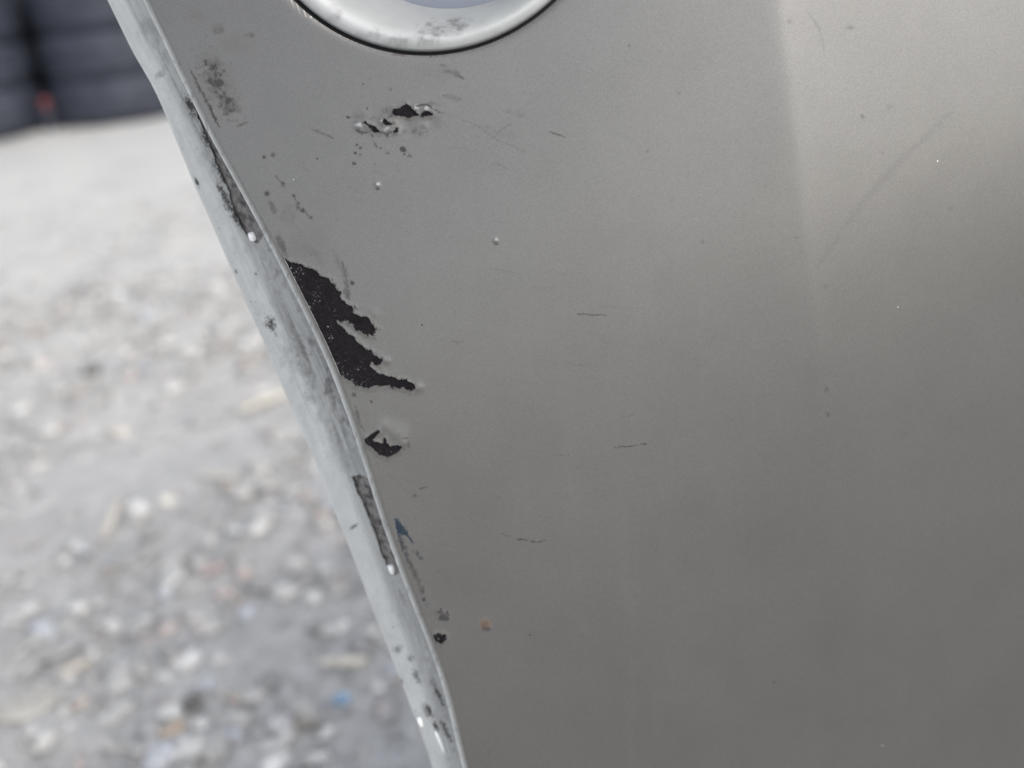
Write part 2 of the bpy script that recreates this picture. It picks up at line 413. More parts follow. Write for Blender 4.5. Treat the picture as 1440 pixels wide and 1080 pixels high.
    line(z9([(945, 165), (1010, 160), (1095, 158), (1150, 198), (1235, 242)]), 1.8, 0.95); line(z9([(1235, 242), (1310, 268)]), 1.3, .4)
    line(z9([(185, 487), (265, 520), (335, 512)]), 2.6, .8); line(z9([(480, 500), (575, 545), (625, 500)]), 2.0, .85); line(z9([(385, 520), (402, 600)]), 1.8, .7); line(z9([(410, 620), (455, 705)]), 1.6, .5)
    blob(567, 210, 6.5, 4.6, .72, ang=.35, brk=.25, soft=.35); line(z9([(560, 215), (535, 250)]), 6, .28); line(z9([(600, 300), (660, 280)]), 2.2, .6)
    for x, y, r, a in [(205, 660, 3.2, .85), (240, 700, 2.6, .8), (175, 765, 2.8, .9), (243, 790, 2, .6), (165, 902, 3, .85), (432, 910, 2.8, .4), (592, 770, 2.4, .55), (500, 706, 2.6, .45), (325, 205, 3, .7), (85, 312, 2.6, .8),
                       (802, 500, 4, .4), (920, 488, 3, .45), (1000, 515, 5, .35), (872, 808, 3.6, .95), (800, 782, 2.4, .8), (560, 215, 4, .5), (1080, 495, 2.4, .4)]:
        blob(480 + x / 9, 130 + y / 9, r, r * .85, a, brk=.7)
    for x, y, r, a in [(510, 118, 2, .6), (549, 126, 3, .3), (546, 215, 2, .6),
                       (371, 221, 3, .8), (384, 218, 4, .8), (446, 223, 2, .8), (398, 258, 4.5, .7), (388, 248, 3, .6), (413, 275, 3, .7), (419, 287, 4, .7), (426, 296, 4, .8), (437, 305, 3, .6), (418, 292, 3, .6)]:
        blob(x, y, r, r, a)
    line([(386, 245), (400, 262)], 1.8, 0.5); line([(410, 272), (424, 295), (440, 308)], 1.8, 0.55)
    blob(376, 272, 6, 5, .7); blob(384, 292, 5, 14, .45, ang=-0.5); blob(396, 345, 7, 22, .55, ang=-0.4); blob(405, 300, 16, 26, .12, ang=-.4, nz=n2)
    # grime along the upper edge
    blob(303, 110, 20, 42, .85, ang=-0.45, nz=n1, brk=1.0, soft=1.0); blob(320, 142, 16, 30, .8, ang=-0.5, brk=.9, soft=1.0); blob(300, 90, 18, 10, .4, nz=n2); blob(340, 175, 10, 3, .45, ang=-.4); blob(334, 150, 8, 14, .35, ang=-.4)
    blob(308, 118, 34, 52, .26, ang=-.45, nz=n2, brk=.5, soft=1.0); blob(575, 168, 75, 34, .10, nz=n2, brk=.5, soft=1.0); blob(612, 100, 40, 26, .10, nz=n2, brk=.5, soft=1.); blob(425, 350, 40, 40, .12, nz=n2, brk=.5, soft=1.); blob(612, 880, 26, 40, .2, ang=-.4, nz=n2, brk=.6, soft=1.); blob(575, 800, 14, 60, .2, ang=-.4, nz=n2, brk=.6, soft=1.)
    blob(308, 42, 12, 9, .38, nz=n2); blob(352, 50, 9, 5, .35); blob(275, 22, 22, 14, .12, nz=n2); blob(330, 60, 34, 20, .10, nz=n2)
    line([(266, 97), (280, 122), (294, 148), (308, 178)], 3.2, 0.75)
    # haze of black dust round the large chip and the trail below it
    line([(482, 368), (487, 395), (491, 420)], 4.5, 0.5, brk=0.2); blob(496, 398, 4.5, 4, .75); blob(488, 412, 6, 12, .55); line([(470, 352), (482, 385)], 5, .18)
    blob(440, 355, 30, 10, .18, ang=.7, nz=n2); blob(498, 555, 5, 4, .8); blob(522, 565, 2, 2.5, .9); line([(500, 570), (504, 590), (512, 608)], 3.2, 0.7, brk=.1); line([(520, 585), (505, 575)], 1.2, .2)
    blob(570, 616, 6, 3, .5); blob(575, 625, 3, 6, .5); blob(590, 546, 4, 3, .3)
    # blue paint transfer
    for pl, a in [(z4([(583, 508), (598, 508), (618, 535), (632, 552), (655, 590), (664, 610), (655, 608), (636, 580), (615, 578), (602, 588), (592, 555)]), 1.0), (z4([(668, 638), (676, 640), (706, 676), (700, 678)]), 0.8)]:
        P = np.array(pl); m = (px > P[:, 0].min() - 5) & (px < P[:, 0].max() + 5) & (py > P[:, 1].min() - 5) & (py < P[:, 1].max() + 5)
        if m.any():
            s = poly_sd(px[m], py[m], pl) + (n3[m] - .5) * 4.5 - .2; bl[m] = np.maximum(bl[m], np.clip(0.5 - s / 1.2, 0, 1) * a * np.clip(.7 + (n3[m] - .25) * 1.8, 0, 1)); g[m] = np.maximum(g[m], np.clip(.6 - s / 3, 0, 1) * .35 * n1[m])
    line(z4([(612, 600), (630, 650), (660, 720), (700, 810)]), 6.0, 0.7, brk=0.12, taper=False); line(z4([(614, 605), (640, 690)]), 4, 0.5, arr=bl, brk=.2)
    blob(596, 843, 3.5, 4, .9, arr=bl); blob(601, 850, 7, 5, .25, arr=bl)
    line(z4([(715, 840), (740, 910), (760, 930)]), 7, .22, brk=.2); blob(623, 866, 12, 11, .75, brk=.8); blob(623, 864, 4, 3, .8); blob(612, 862, 8, 8, .3)
    blob(617, 898, 12, 11, .45); blob(593, 864, 4, 4, .5); blob(590, 930, 8, 7, .25)
    blob(532, 266, 4, 2.5, .7); blob(698, 343, 3.5, 2, .6)  # shade under two raised spots, painted dark
    # rust
    blob(682, 878, 11, 10.5, 1.0, arr=ru, brk=.22, soft=.7); blob(687, 885, 7, 5, .85, arr=g, soft=.8, ang=-.5); blob(681, 884, 4, 3, .7); blob(684, 880, 13, 12, .16, soft=1, brk=.3)
    # pale torn paint, with bright highlights painted onto the raised spots
    for x, y, r in [(504.5, 176.5, 9), (537, 170, 5), (584, 152, 5), (531, 259, 5), (697, 337, 4), (543, 181, 7), (554, 177, 3), (600, 152, 5)]:
        blob(x, y, r * .7, r * .6, .35, arr=pa, brk=.6)
    return g, ru, bl, pa

def raise_fields(px, py):
    """paint lifted around the torn places, in metres"""
    h = np.zeros(px.shape)
    for x, y, r, a in [(504, 176, 5.5, .0009), (518, 180, 6, .0004), (543, 181, 7, .0007), (537, 170, 4, .0006), (552, 157, 6, .0004), (584, 152, 4, .0007), (598, 153, 8, .0004), (531, 260, 3.6, .0006), (697, 338, 3.2, .0005),
                       (552, 168, 10, .0004), (510, 160, 9, .0003), (560, 612, 14, .0006), (540, 600, 10, .0004), (568, 622, 6, .0005), (590, 545, 6, .0004), (628, 867, 6, .0003), (682, 879, 6, .0004), (478, 432, 6, .0003),
                       (525, 440, 7, .0003), (544, 507, 5, .0004), (606, 172, 10, -.0005), (575, 180, 12, -.0004), (568, 168, 9, -.0003)]:
        h += 0.55 * a * np.exp(-((px - x) ** 2 + (py - y) ** 2) / (r * r))
    return h

# ---- panel mesh
s_cols = np.concatenate([np.linspace(0, 0.006, 20, endpoint=False), np.arange(0.006, 0.2749, STEP), np.linspace(0.2753, 0.62, 70)])
RV, SC_ = np.meshgrid(rows, s_cols, indexing='ij')
eu = edge_u(rows)
PU = eu[:, None] + E_OFF + SC_; PV = RV
base_pts = surf(PU, PV)
pxy = project(base_pts); PX, PY = pxy[..., 0], pxy[..., 1]
inframe = (PX > -40) & (PX < 1480) & (PY > -40) & (PY < 1120)
g, ru, bl, pa = wear_light_fields(PX, PY)
lift = raise_fields(PX, PY)
chip_sd = np.full(PX.shape, 1e3); chip_id = np.full(PX.shape, -1)
edge_n = (fbm(PX / 5.5, PY / 5.5, 3, 11) - 0.5) * 8.0 + (vnoise(PX / 1.6, PY / 1.6, 19) - 0.5) * 3.2
for k, poly in enumerate(CHIPS):
    P = np.array(poly); m = (PX > P[:, 0].min() - 30) & (PX < P[:, 0].max() + 30) & (PY > P[:, 1].min() - 30) & (PY < P[:, 1].max() + 30)
    s = poly_sd(PX[m], PY[m], poly) + edge_n[m] * (1.0 if k == 0 else 0.5 if k < 2 else 0.32)
    cur = chip_sd[m]; better = s < cur; cur[better] = s[better]; chip_sd[m] = cur
    ci = chip_id[m]; ci[better] = k; chip_id[m] = ci
lift += 0.00016 * np.exp(-(np.clip(chip_sd, 0, None) / 4.0) ** 2) * (chip_sd < 40) * (0.4 + fbm(PX / 6, PY / 6, 2, 8))
g = np.maximum(g, np.clip(1 - chip_sd / 2.2, 0, 1) * 0.55)
g = np.where((chip_sd > 0) & (chip_sd < 9), np.maximum(g, (0.38 - chip_sd * 0.045) * np.clip((fbm(PX / 3, PY / 3, 2, 21) - .5) * 5, 0, 1)), g)
spk = vnoise(PX / 2.4, PY / 2.4, 23)
chip_sd = np.where((chip_sd > 0.5) & (chip_sd < 11) & (spk > 0.84 + chip_sd * 0.013) & (chip_id == 0), -0.6, chip_sd)
# the round opening for the bezel
b3 = np.array([surf_uv(412, 0), surf_uv(597, 78), surf_uv(783, 0)])
def circum(a, b, c):
    A = np.array([b - a, c - a]) * 2; r = np.array([b @ b - a @ a, c @ c - a @ a]); x = np.linalg.solve(A, r); return x, np.hypot(*(x - a))
BC, BR = circum(*b3)
rad = np.hypot(PU - BC[0], PV - BC[1])
nr, nc = PU.shape
F = grid_faces(nr, nc)
fr = rad.ravel()[F].mean(1); keep = fr > BR
kv = np.zeros(nr * nc, bool); kv[F[keep].ravel()] = True; rv_ = np.zeros(nr * nc, bool); rv_[F[~keep].ravel()] = True
bd = (kv & rv_).reshape(nr, nc)
sc_r = np.where(bd, BR / np.maximum(rad, 1e-6), 1.0)
PU2 = BC[0] + (PU - BC[0]) * sc_r; PV2 = BC[1] + (PV - BC[1]) * sc_r
dent = -0.0007 * np.exp(-np.clip(rad - BR, 0, None) / 0.0009)      # pressed-in rim of the opening
verts = surf(PU2, PV2, lift + dent)
fsd = chip_sd.ravel()[F].mean(1); fid = chip_id.ravel()[F].max(1)
wear_light = np.stack([g, ru, bl, pa], -1).reshape(-1, 4)
along = np.stack([PU, PV, np.zeros_like(PU)], -1).reshape(-1, 3)
# ---- rounded corner (a continuation of the panel) 
hedge = height(eu + E_OFF, rows)
slope = (height(eu + E_OFF + 1e-4, rows) - hedge) / 1e-4                        # the roll starts with the panel's own slope, row by row
a0 = np.arctan(slope)[:, None]; ang = a0 + (A1 - a0) * np.linspace(0, 1, 24)[None, 1:]
CO = E_OFF - RC * (np.sin(ang) - np.sin(a0)); CN = -RC * (np.cos(a0) - np.cos(ang))
dr = np.array([0.33, 0.66, 1.0])[None]
CO = np.concatenate([CO, CO[:, -1:] - 0.0011 * dr * math.cos(A1)], 1); CN = np.concatenate([CN, CN[:, -1:] - 0.0050 * dr], 1)
cu = np.arange(CO.shape[1])
CU = eu[:, None] + CO; CV = np.repeat(rows[:, None], len(cu), 1)
wob = 0.00035 * (fbm(rows * 90, rows * 0, 3, 4) - 0.5)
cpts = O + CU[..., None] * U + CV[..., None] * V + (hedge[:, None] + CN + wob[:, None] * np.linspace(0, 1, len(cu)))[..., None] * N
cp = project(cpts); cg, cr, cb, cpa = wear_light_fields(cp[..., 0], cp[..., 1])
csd = np.full(cg.shape, 1e3)
sdc = poly_sd(cp[..., 0], cp[..., 1], CHIPS[0]); 
nz_ = fbm(cp[..., 0] / 3, cp[..., 1] / 9, 3, 66)
cg = np.maximum(cg * 0.8, 0.30 * np.clip((nz_ - 0.58) * 6, 0, 1))
rampc = np.clip(np.linspace(-0.05, 1.1, len(cu)), 0, 1)[None]
cg = cg * 0.7
cpa = np.maximum(cpa, (0.72 + 0.35 * fbm(cp[..., 0] / 9, cp[..., 1] / 60, 3, 91)) * np.clip(rampc / 0.5, 0, 1) ** 1.2)  # corner painted paler round its bend, as if lit from the left
cpa = np.maximum(cpa, 1.0 * np.exp(-((rampc - 0.80) / 0.08) ** 2) * np.clip((fbm(cp[..., 0] / 3, cp[..., 1] / 20, 3, 95) - 0.3) * 3, 0, 1))   # thin highlight painted along the ridge
cg = np.maximum(cg, np.clip((rampc - 0.93) / 0.07, 0, 1) * 0.35)
cverts = cpts[:, ::-1].reshape(-1, 3)
Fc = grid_faces(nr, len(cu))
# join corner and panel into the one moulded skin: the corner's last column sits next to the panel's first
allv = np.concatenate([cpts[:, ::-1], verts], 1); nca = allv.shape[1]; ncc = len(cu)
wear_light_all = np.concatenate([np.stack([cg, cr, cb, cpa], -1)[:, ::-1], wear_light.reshape(nr, nc, 4)], 1).reshape(-1, 4)
along_all = np.concatenate([np.stack([CU, CV, 0 * CU], -1)[:, ::-1], along.reshape(nr, nc, 3)], 1).reshape(-1, 3)
FA = grid_faces(nr, nca)
col = FA[:, 0] % nca
is_panel = col >= ncc
full = np.ones(len(FA), bool)
sd_full = np.full((nr, nca), 1e3); sd_full[:, ncc:] = chip_sd; rad_full = np.full((nr, nca), 1.0); rad_full[:, ncc:] = rad
full &= ~(rad_full.ravel()[FA].mean(1) <= BR) | ~is_panel
full &= ~((sd_full.ravel()[FA].mean(1) < 0) & is_panel)
Vp, Fp, Ap, _ = compact(allv.reshape(-1, 3), FA[full], {'wear_light': ('FLOAT_COLOR', wear_light_all), 'along': ('FLOAT_VECTOR', along_all)})
panel = mesh_obj('panel', Vp, Fp, M_PAINT, bumper, attrs=Ap)

# ---- black plastic laid bare under the flaked paint: each patch its own part, a paint film's depth below the skin
rough_h = 0.00055 * (fbm(PX / 6.5, PY / 6.5, 4, 40) - 0.55)
bare = surf(PU, PV, lift * 0.6 - 0.00030 + rough_h).reshape(-1, 3)
fle = np.clip(1.0 - (PX - np.interp(PY, [p[1] for p in corner_px], [p[0] for p in corner_px]) - 20) / 40, 0.04, 1.0)
fle = np.maximum(fle, np.clip(1 + chip_sd / 4, 0, 1) * 0.6)
fle = 0.7 * fle * np.clip((fbm(PX / 16, PY / 16, 3, 44) - 0.42) * 5, 0.05, 1)
bw = np.stack([fle, fle * 0, fle * 0, fle * 0], -1).reshape(-1, 4)
for k in range(len(CHIPS)):
    sel = (fsd < 4) & (fid == k)
    if not sel.any(): continue
    vv, ff, aa, _ = compact(bare, F[sel], {'wear_light': ('FLOAT_COLOR', bw)})
    o = mesh_obj('bare_patch', vv, ff, M_PLASTIC, bumper, attrs=aa)
    if k == 0: o['label'] = 'large ragged black patch where the silver paint has flaked off'
# ---- flange with clip slots
PHI = math.radians(38)
sil_px = np.array([(130, 0), (165, 45), (190, 77), (215, 117), (233, 157), (255, 210), (276, 262), (300, 315), (320, 362), (346, 422), (375, 487), (399, 545), (420, 592), (440, 637), (461, 690), (482, 742), (505, 800),
                   (523, 850), (545, 905), (562, 950), (578, 990), (594, 1030), (612, 1080)], float)
root_u = eu + CO[:, -1]; root_n = hedge + CN[:, -1]
Ls = np.linspace(0.002, 0.06, 240)
dirE = -math.cos(PHI); dirN = -math.sin(PHI)
Lrow = np.zeros(nr)
P0 = O + root_u[:, None] * U + rows[:, None] * V + root_n[:, None] * N
for i in range(nr):
    q = project(P0[i] + Ls[:, None] * (U * dirE + N * dirN))
    tx = np.interp(q[:, 1], sil_px[:, 1], sil_px[:, 0])
    k = np.argmax(q[:, 0] <= tx)
    Lrow[i] = Ls[k] if q[k, 0] <= tx[k] else Ls[-1]
fr_in = (rows > v_lo + 0.004) & (rows < v_hi - 0.003)
i0, i1 = np.where(fr_in)[0][[0, -1]]
Lrow[:i0] = Lrow[i0]; Lrow[i1:] = Lrow[i1]
kk = 31; Lpad = np.pad(Lrow, kk // 2, mode='edge'); Lrow = np.convolve(Lpad, np.ones(kk) / kk, 'valid')
NT_ = 96; t = np.linspace(0, 1, NT_)
# slightly hollow flange with a rounded lip that turns back
Lr = Lrow[:, None]; tt = t[None]
fe = Lr * tt; hollow = -0.0006 * np.sin(np.pi * np.clip(tt * 1.25, 0, 1)) + 0.00015 * np.exp(-((tt - 0.88) / 0.08) ** 2)
wav = 0.0006 * (fbm(rows[:, None] * 60 + 0 * tt, tt * 3 + 0 * rows[:, None], 3, 15) - 0.5)
FU = root_u[:, None] + fe * dirE; FNn = root_n[:, None] + fe * dirN + (hollow + wav) * 1.0
lipa = np.linspace(0, math.pi * 0.9, 9)[1:]
LR = 0.0011
lu = FU[:, -1:] - LR * np.sin(lipa)[None] * 0.6; ln = FNn[:, -1:] - LR * (1 - np.cos(lipa))[None]
FU = np.concatenate([FU, lu, lu[:, -1:] + 0.012], 1); FNn = np.concatenate([FNn, ln, ln[:, -1:] - 0.010], 1)
FV = np.repeat(rows[:, None], FU.shape[1], 1)
fpts = O + FU[..., None] * U + FV[..., None] * V + FNn[..., None] * N
fp = project(fpts); fx, fy = fp[..., 0], fp[..., 1]
T2 = np.concatenate([t, np.ones(9)])[None] + 0 * FU
fg, fru, fbl, fpa = wear_light_fields(fx, fy); fg = fg * 0.25; fbl *= 0; fru *= 0
# position along the edge's own direction, for streaks that run with it
st = fbm(T2 * 16, rows[:, None] * 45 + 0 * T2, 4, 52); st2 = fbm(T2 * 7, rows[:, None] * 120 + 0 * T2, 4, 58); sp_ = fbm(fx / 2.2, fy / 2.2, 2, 3)
val = np.exp(-((T2 - 0.30) / 0.30) ** 2)
amt = np.interp(fy, [0, 60, 150, 330, 420, 520, 600, 700, 800, 880, 1000, 1080], [.26, .26, .30, .28, .28, .50, .36, .08, .12, .18, .22, .22])
fg = np.maximum(fg, np.clip((st - 0.42) * 4, 0, 1) * val * amt * 1.1)
fg = np.maximum(fg, np.clip((st2 - 0.55) * 5, 0, 1) * amt * 0.9 * np.clip(1.25 - T2 * 1.2, 0, 1))
fg = np.maximum(fg, np.clip((fbm(T2 * 40, rows[:, None] * 30 + 0 * T2, 4, 152) - 0.52) * 6, 0, 1) * amt * 0.8 * np.clip(1.1 - T2, 0, 1))
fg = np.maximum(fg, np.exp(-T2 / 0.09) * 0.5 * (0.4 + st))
fg = np.maximum(fg, np.clip((sp_ - 0.80) * 14, 0, 1) * 0.5 * np.clip((st - .35) * 4, 0, 1))
def fblob(x, y, rx, ry, a, ang=0.45):
    c, s = math.cos(-ang), math.sin(-ang); dx, dy = fx - x, fy - y
    q = np.hypot((dx * c + dy * s) / rx, (-dx * s + dy * c) / ry) + (sp_ - 0.5) * 1.2
    np.maximum(fg, np.clip((1 - q) / .7, 0, 1) * a, out=fg)
for a in [(268, 150, 7, 26, .7), (290, 195, 7, 16, .8), (302, 232, 5, 14, .6), (318, 282, 7, 34, .75), (332, 305, 8, 20, .7), (276, 255, 2.5, 10, .7), (340, 315, 6, 12, .8),
          (381, 455, 8, 14, .75), (384, 462, 4, 12, .6), (360, 386, 3, 3, .6), (332, 382, 2, 5, .6), (498, 740, 3, 9, .6, -.9), (225, 105, 10, 6, .3), (205, 40, 18, 22, .25), (420, 490, 16, 30, .3),
          (430, 520, 12, 40, .35), (560, 912, 9, 8, .45), (578, 925, 8, 7, .5), (585, 950, 6, 16, .5), (562, 958, 6, 8, .5), (600, 1000, 7, 14, .45), (566, 840, 6, 20, .25), (604, 1000, 4, 14, .8), (612, 1020, 5, 12, .8), (616, 975, 6, 30, .6), (628, 1030, 5, 30, .6), (283, 165, 4, 30, .6), (312, 246, 5, 20, .8)]:
    fblob(*a)
fpa = np.maximum(fpa, np.clip((T2 - 0.5) * 2.2, 0, 0.75) * np.clip(1.5 - fg * 3, 0, 1)); fpa = np.maximum(fpa * np.clip((T2 - 0.05) / 0.6, 0.25, 1), 0.62 + 0.22 * np.clip((T2 - 0.45) / 0.15, 0, 1))  # pale flange: light from the left put into its colour
blotch = fbm(fx / 10, fy / 16, 4, 141)
fg = np.maximum(fg, np.clip((blotch - 0.44) * 4, 0, 1) * amt * 1.0 * np.clip(1.3 - T2 * 1.25, 0, 1))
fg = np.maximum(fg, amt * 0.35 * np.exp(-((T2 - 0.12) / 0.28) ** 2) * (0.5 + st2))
SLOTS = [
    [(262, 124), (300, 176), (330, 226), (362, 290), (376, 326), (362, 341), (352, 338), (340, 318), (328, 296), (322, 270), (304, 232), (296, 205), (278, 165)],
    [(494, 671), (506, 668), (522, 675), (544, 720), (566, 780), (570, 800), (556, 808), (549, 801), (538, 782), (526, 748), (514, 716)],
]
fsdf = np.full(fx.shape, 1e3); fidf = np.full(fx.shape, -1)
for k, pl in enumerate(SLOTS):
    P = np.array(pl); m = (fx > P[:, 0].min() - 25) & (fx < P[:, 0].max() + 25) & (fy > P[:, 1].min() - 25) & (fy < P[:, 1].max() + 25)
    s = poly_sd(fx[m], fy[m], pl) + (fbm(fx[m] / 5, fy[m] / 9, 3, 83) - 0.5) * 5.0; c = fsdf[m]; bb = s < c; c[bb] = s[bb]; fsdf[m] = c; q = fidf[m]; q[bb] = k; fidf[m] = q
fg = np.maximum(fg, np.clip(1 - np.abs(fsdf) / 3.0, 0, 1) * 0.35)
nrf, ncf = FU.shape; FF = grid_faces(nrf, ncf)[:, ::-1]
fw = np.stack([fg, fru, fbl, fpa], -1).reshape(-1, 4); fal = np.stack([FU, FV, 0 * FU], -1).reshape(-1, 3)
ms = fsdf.ravel()[FF].mean(1)
vv, ff, aa, _ = compact(fpts.reshape(-1, 3), FF[ms > 0], {'wear_light': ('FLOAT_COLOR', fw), 'along': ('FLOAT_VECTOR', fal)})
flange = mesh_obj('flange', vv, ff, M_PAINT, bumper, attrs=aa)
# slot pockets: a sloping floor sunk behind each opening
fdirn = (U * dirN * -1 + N * dirE * -1); fdirn = fdirn / np.linalg.norm(fdirn)       # outward normal of the flange
if fdirn @ N < 0: fdirn = -fdirn
M_POCKET = simple('dirty_grey_plastic', (0.03, 0.027, 0.026), (0.20, 0.19, 0.185), 330, 0.75, 0.5, 0.001)
M_GLINT = simple('white_glint_plastic', (0.80, 0.80, 0.80), (0.86, 0.86, 0.86), 300, 0.25, coat=0.5)
fid_face = fidf.ravel()[FF].max(1)
for k in range(len(SLOTS)):
    sel = (ms < 7) & (fid_face == k)
    depth = 0.0022 * np.clip((4 - fsdf) / 8, 0, 1) + 0.0008
    pts = (fpts - depth[..., None] * fdirn).reshape(-1, 3)
    vv, ff, _, _ = compact(pts, FF[sel])
    mesh_obj('slot_pocket', vv, ff, M_POCKET, flange, origin=np.array(bumper.location))

# small white pieces added as bright glints at the slots' lower ends
def glint_piece(px, py, w, l, sink):
    best = np.unravel_index(np.argmin((fx - px) ** 2 + (fy - py) ** 2), fx.shape); c = fpts[best] - fdirn * sink
    ed = np.array(cuv[12] - cuv[8]); ex = -(U * ed[0] + V * ed[1]); ex /= np.linalg.norm(ex); ey = np.cross(fdirn, ex); Vv = []
    for q, ww, hh in ((-.5, .55, -.2), (-.3, 1, .3), (.1, 1, .75), (.4, .8, .5), (.5, .5, -.2)):
        for a_, b_ in ((-.5, -.6), (-.5, .2), (-.25, .5), (.25, .5), (.5, .2), (.5, -.6)):
            Vv.append(c + ex * q * l + ey * a_ * w * ww + fdirn * (b_ + hh * .5) * w * .5)
    Ff = [[i * 6 + j, i * 6 + (j + 1) % 6, (i + 1) * 6 + (j + 1) % 6, (i + 1) * 6 + j] for i in range(4) for j in range(6)] + [[5, 4, 3, 2, 1, 0], [24 + j for j in range(6)]]
    mesh_obj('glint_piece', Vv, Ff, M_GLINT, flange, origin=np.array(bumper.location))
glint_piece(358, 332, .0030, .0032, .0014); glint_piece(554, 802, .0026, .0036, .0014); glint_piece(592, 1015, .0022, .0040, .0002); glint_piece(620, 1045, .0012, .010, .0003)

# ---- bezel, gap seal and lamp lens
def lathe(name, prof, mat, parent, center, seg=720, attrs=None):
    a = np.linspace(0, 2 * math.pi, seg, endpoint=False)
    pr = np.array(prof)
    hb = float(height(np.array(BC[0]), np.array(BC[1] - BR)))
    r = pr[:, 0][:, None]; n = pr[:, 1][:, None]
    uu = BC[0] + r * np.cos(a)[None] + (pr[:, 2][:, None] if pr.shape[1] > 2 else 0); vv = BC[1] + r * np.sin(a)[None] + (pr[:, 3][:, None] if pr.shape[1] > 3 else 0)
    hh = height(BC[0] + BR * np.cos(a), BC[1] + BR * np.sin(a))[None] * np.clip(r / BR, 0, 1) + hb * (1 - np.clip(r / BR, 0, 1))
    P = O + uu[..., None] * U + vv[..., None] * V + (hh + n)[..., None] * N
    npf = len(pr); i = np.arange(npf - 1)[:, None] * seg; j = np.arange(seg)[None]; j2 = (j + 1) % seg
    Fq = np.stack([i + j, i + j2, i + seg + j2, i + seg + j], -1).reshape(-1, 4)
    return P, Fq
GAP = 0.0012
# outer roll then a convex funnel going in
bz = [(BR - GAP - 0.0002, -0.008), (BR - GAP, -0.003), (BR - GAP - 0.0002, -0.0010), (BR - GAP - 0.0010, -0.0002), (BR - GAP - 0.003, 0.0004)]
R_in = 0.0468
for q in np.linspace(0.06, 1, 60):
    r = (BR - GAP - 0.003) * (1 - q) + R_in * q
    bz.append((r, 0.0004 - 0.022 * q ** 1.9, 0.006 * q, 0.003 * q))
bz += [(R_in - 0.0006, -0.0230, .006, .003), (R_in - 0.0006, -0.032, .006, .003)]
bz = [(p + (0.0, 0.0))[:4] if len(p) == 2 else p for p in bz]
P, Fq = lathe('bezel', bz, None, None, None)
pp = project(P); bxx, byy = pp[..., 0], pp[..., 1]
bn = fbm(bxx / 9, byy / 5, 4, 73)
bg_ = np.zeros(bxx.shape)
for x, y, rx, ry, a in [(628, 38, 40, 11, .62), (600, 58, 26, 8, .5), (610, 45, 24, 9, .55), (560, 57, 34, 10, .45), (520, 48, 28, 8, .35), (640, 30, 22, 8, .5), (470, 22, 16, 16, .3), (690, 45, 30, 8, .18)]:
    q = np.hypot((bxx - x) / rx, (byy - y) / ry) + (bn - .5) * 1.8
    bg_ = np.maximum(bg_, np.clip((1 - q) / 1.2, 0, 1) * a)
bpa = np.full(bxx.shape, 0.62); bg_ = bg_ * .9
mesh_obj('lamp_bezel', P.reshape(-1, 3), Fq, M_PAINT, bumper, attrs={'wear_light': ('FLOAT_COLOR', np.stack([bg_, 0 * bg_, 0 * bg_, bpa], -1).reshape(-1, 4)),
         'along': ('FLOAT_VECTOR', np.stack([bxx * 2e-4, byy * 2e-4, 0 * bxx], -1).reshape(-1, 3))})
P, Fq = lathe('seal', [(BR + 0.004, -0.0016), (BR + 0.0005, -0.0020), (BR - GAP / 2, -0.0030), (BR - GAP - 0.002, -0.0035)], None, None, None)
mesh_obj('seal', P.reshape(-1, 3), Fq, M_GAP, bumper)
ml = NT('lamp_lens'); ml.set(Base_Color=ml.mix(ml.noise(40, ml.coords()), rgb(0.15, 0.17, 0.21), rgb(0.19, 0.21, 0.255)), Roughness=0.35, Coat_Weight=0.2)
lens = [(R_in - 0.001, -0.027, .006, .003), (R_in - .004, -0.0262, .006, .003), (R_in * .6, -0.0245, .006, .003), (R_in * .3, -0.0236, .006, .003), (0.0004, -0.0234, .006, .003)]
P, Fq = lathe('lens', lens, None, None, None, 64)
mesh_obj('lamp_lens', P.reshape(-1, 3), Fq, ml.m, bumper)

# ------------------------------------------------------------------ tyres stacked behind
def make_tyre(Rt=0.31, wd=0.19, seg=120):
    root = empty('tyre', (0, 0, 0))
    hw = wd / 2
    def ring(prof, mod=None):
        a = np.linspace(0, 2 * math.pi, seg, endpoint=False); pr = np.array(prof)
        r = pr[:, 0][:, None] + (mod(pr, a) if mod else 0 * a[None]); z = pr[:, 1][:, None] + 0 * a[None]
        P = np.stack([r * np.cos(a), r * np.sin(a), z], -1).reshape(-1, 3)
        i = np.arange(len(pr) - 1)[:, None] * seg; j = np.arange(seg)[None]; j2 = (j + 1) % seg
        return P, np.stack([i + j, i + j2, i + seg + j2, i + seg + j], -1).reshape(-1, 4)
    tw = wd * 0.40; pr = []
    for z in np.linspace(-tw, tw, 41):
        gr = any(abs(z - c) < 0.0045 for c in (-0.042, -0.015, 0.015, 0.042))
        pr.append((Rt - 0.020 * abs(z / tw) ** 3.5 - (0.007 if gr else 0), z))
    def notch(p, a):
        k = (np.arange(seg) % 4 == 0)[None]
        return np.where(k & (np.abs(p[:, 1][:, None]) > 0.047), -0.006, 0.0)
    P, Fq = ring(pr, notch); mesh_obj('tread', P, Fq, M_RUBBER, root, smooth=False)
    for s in (-1, 1):
        pf = [(Rt - 0.020, s * tw)] + [(Rt - 0.020 - 0.105 * q, s * (tw + (hw - tw) * math.sin(math.pi * min(1, q * 1.25 + 0.12)) ** 0.8 * 1.0)) for q in np.linspace(0.08, .70, 12)]
        pf += [(Rt - 0.105, s * (tw + .004)), (Rt - 0.115, s * (tw - 0.006)), (Rt - 0.117, s * (tw - 0.02))]
        P, Fq = ring(pf); mesh_obj('sidewall', P, Fq if s < 0 else Fq[:, ::-1], M_RUBBER, root)
    return root
proto_tyre = make_tyre()
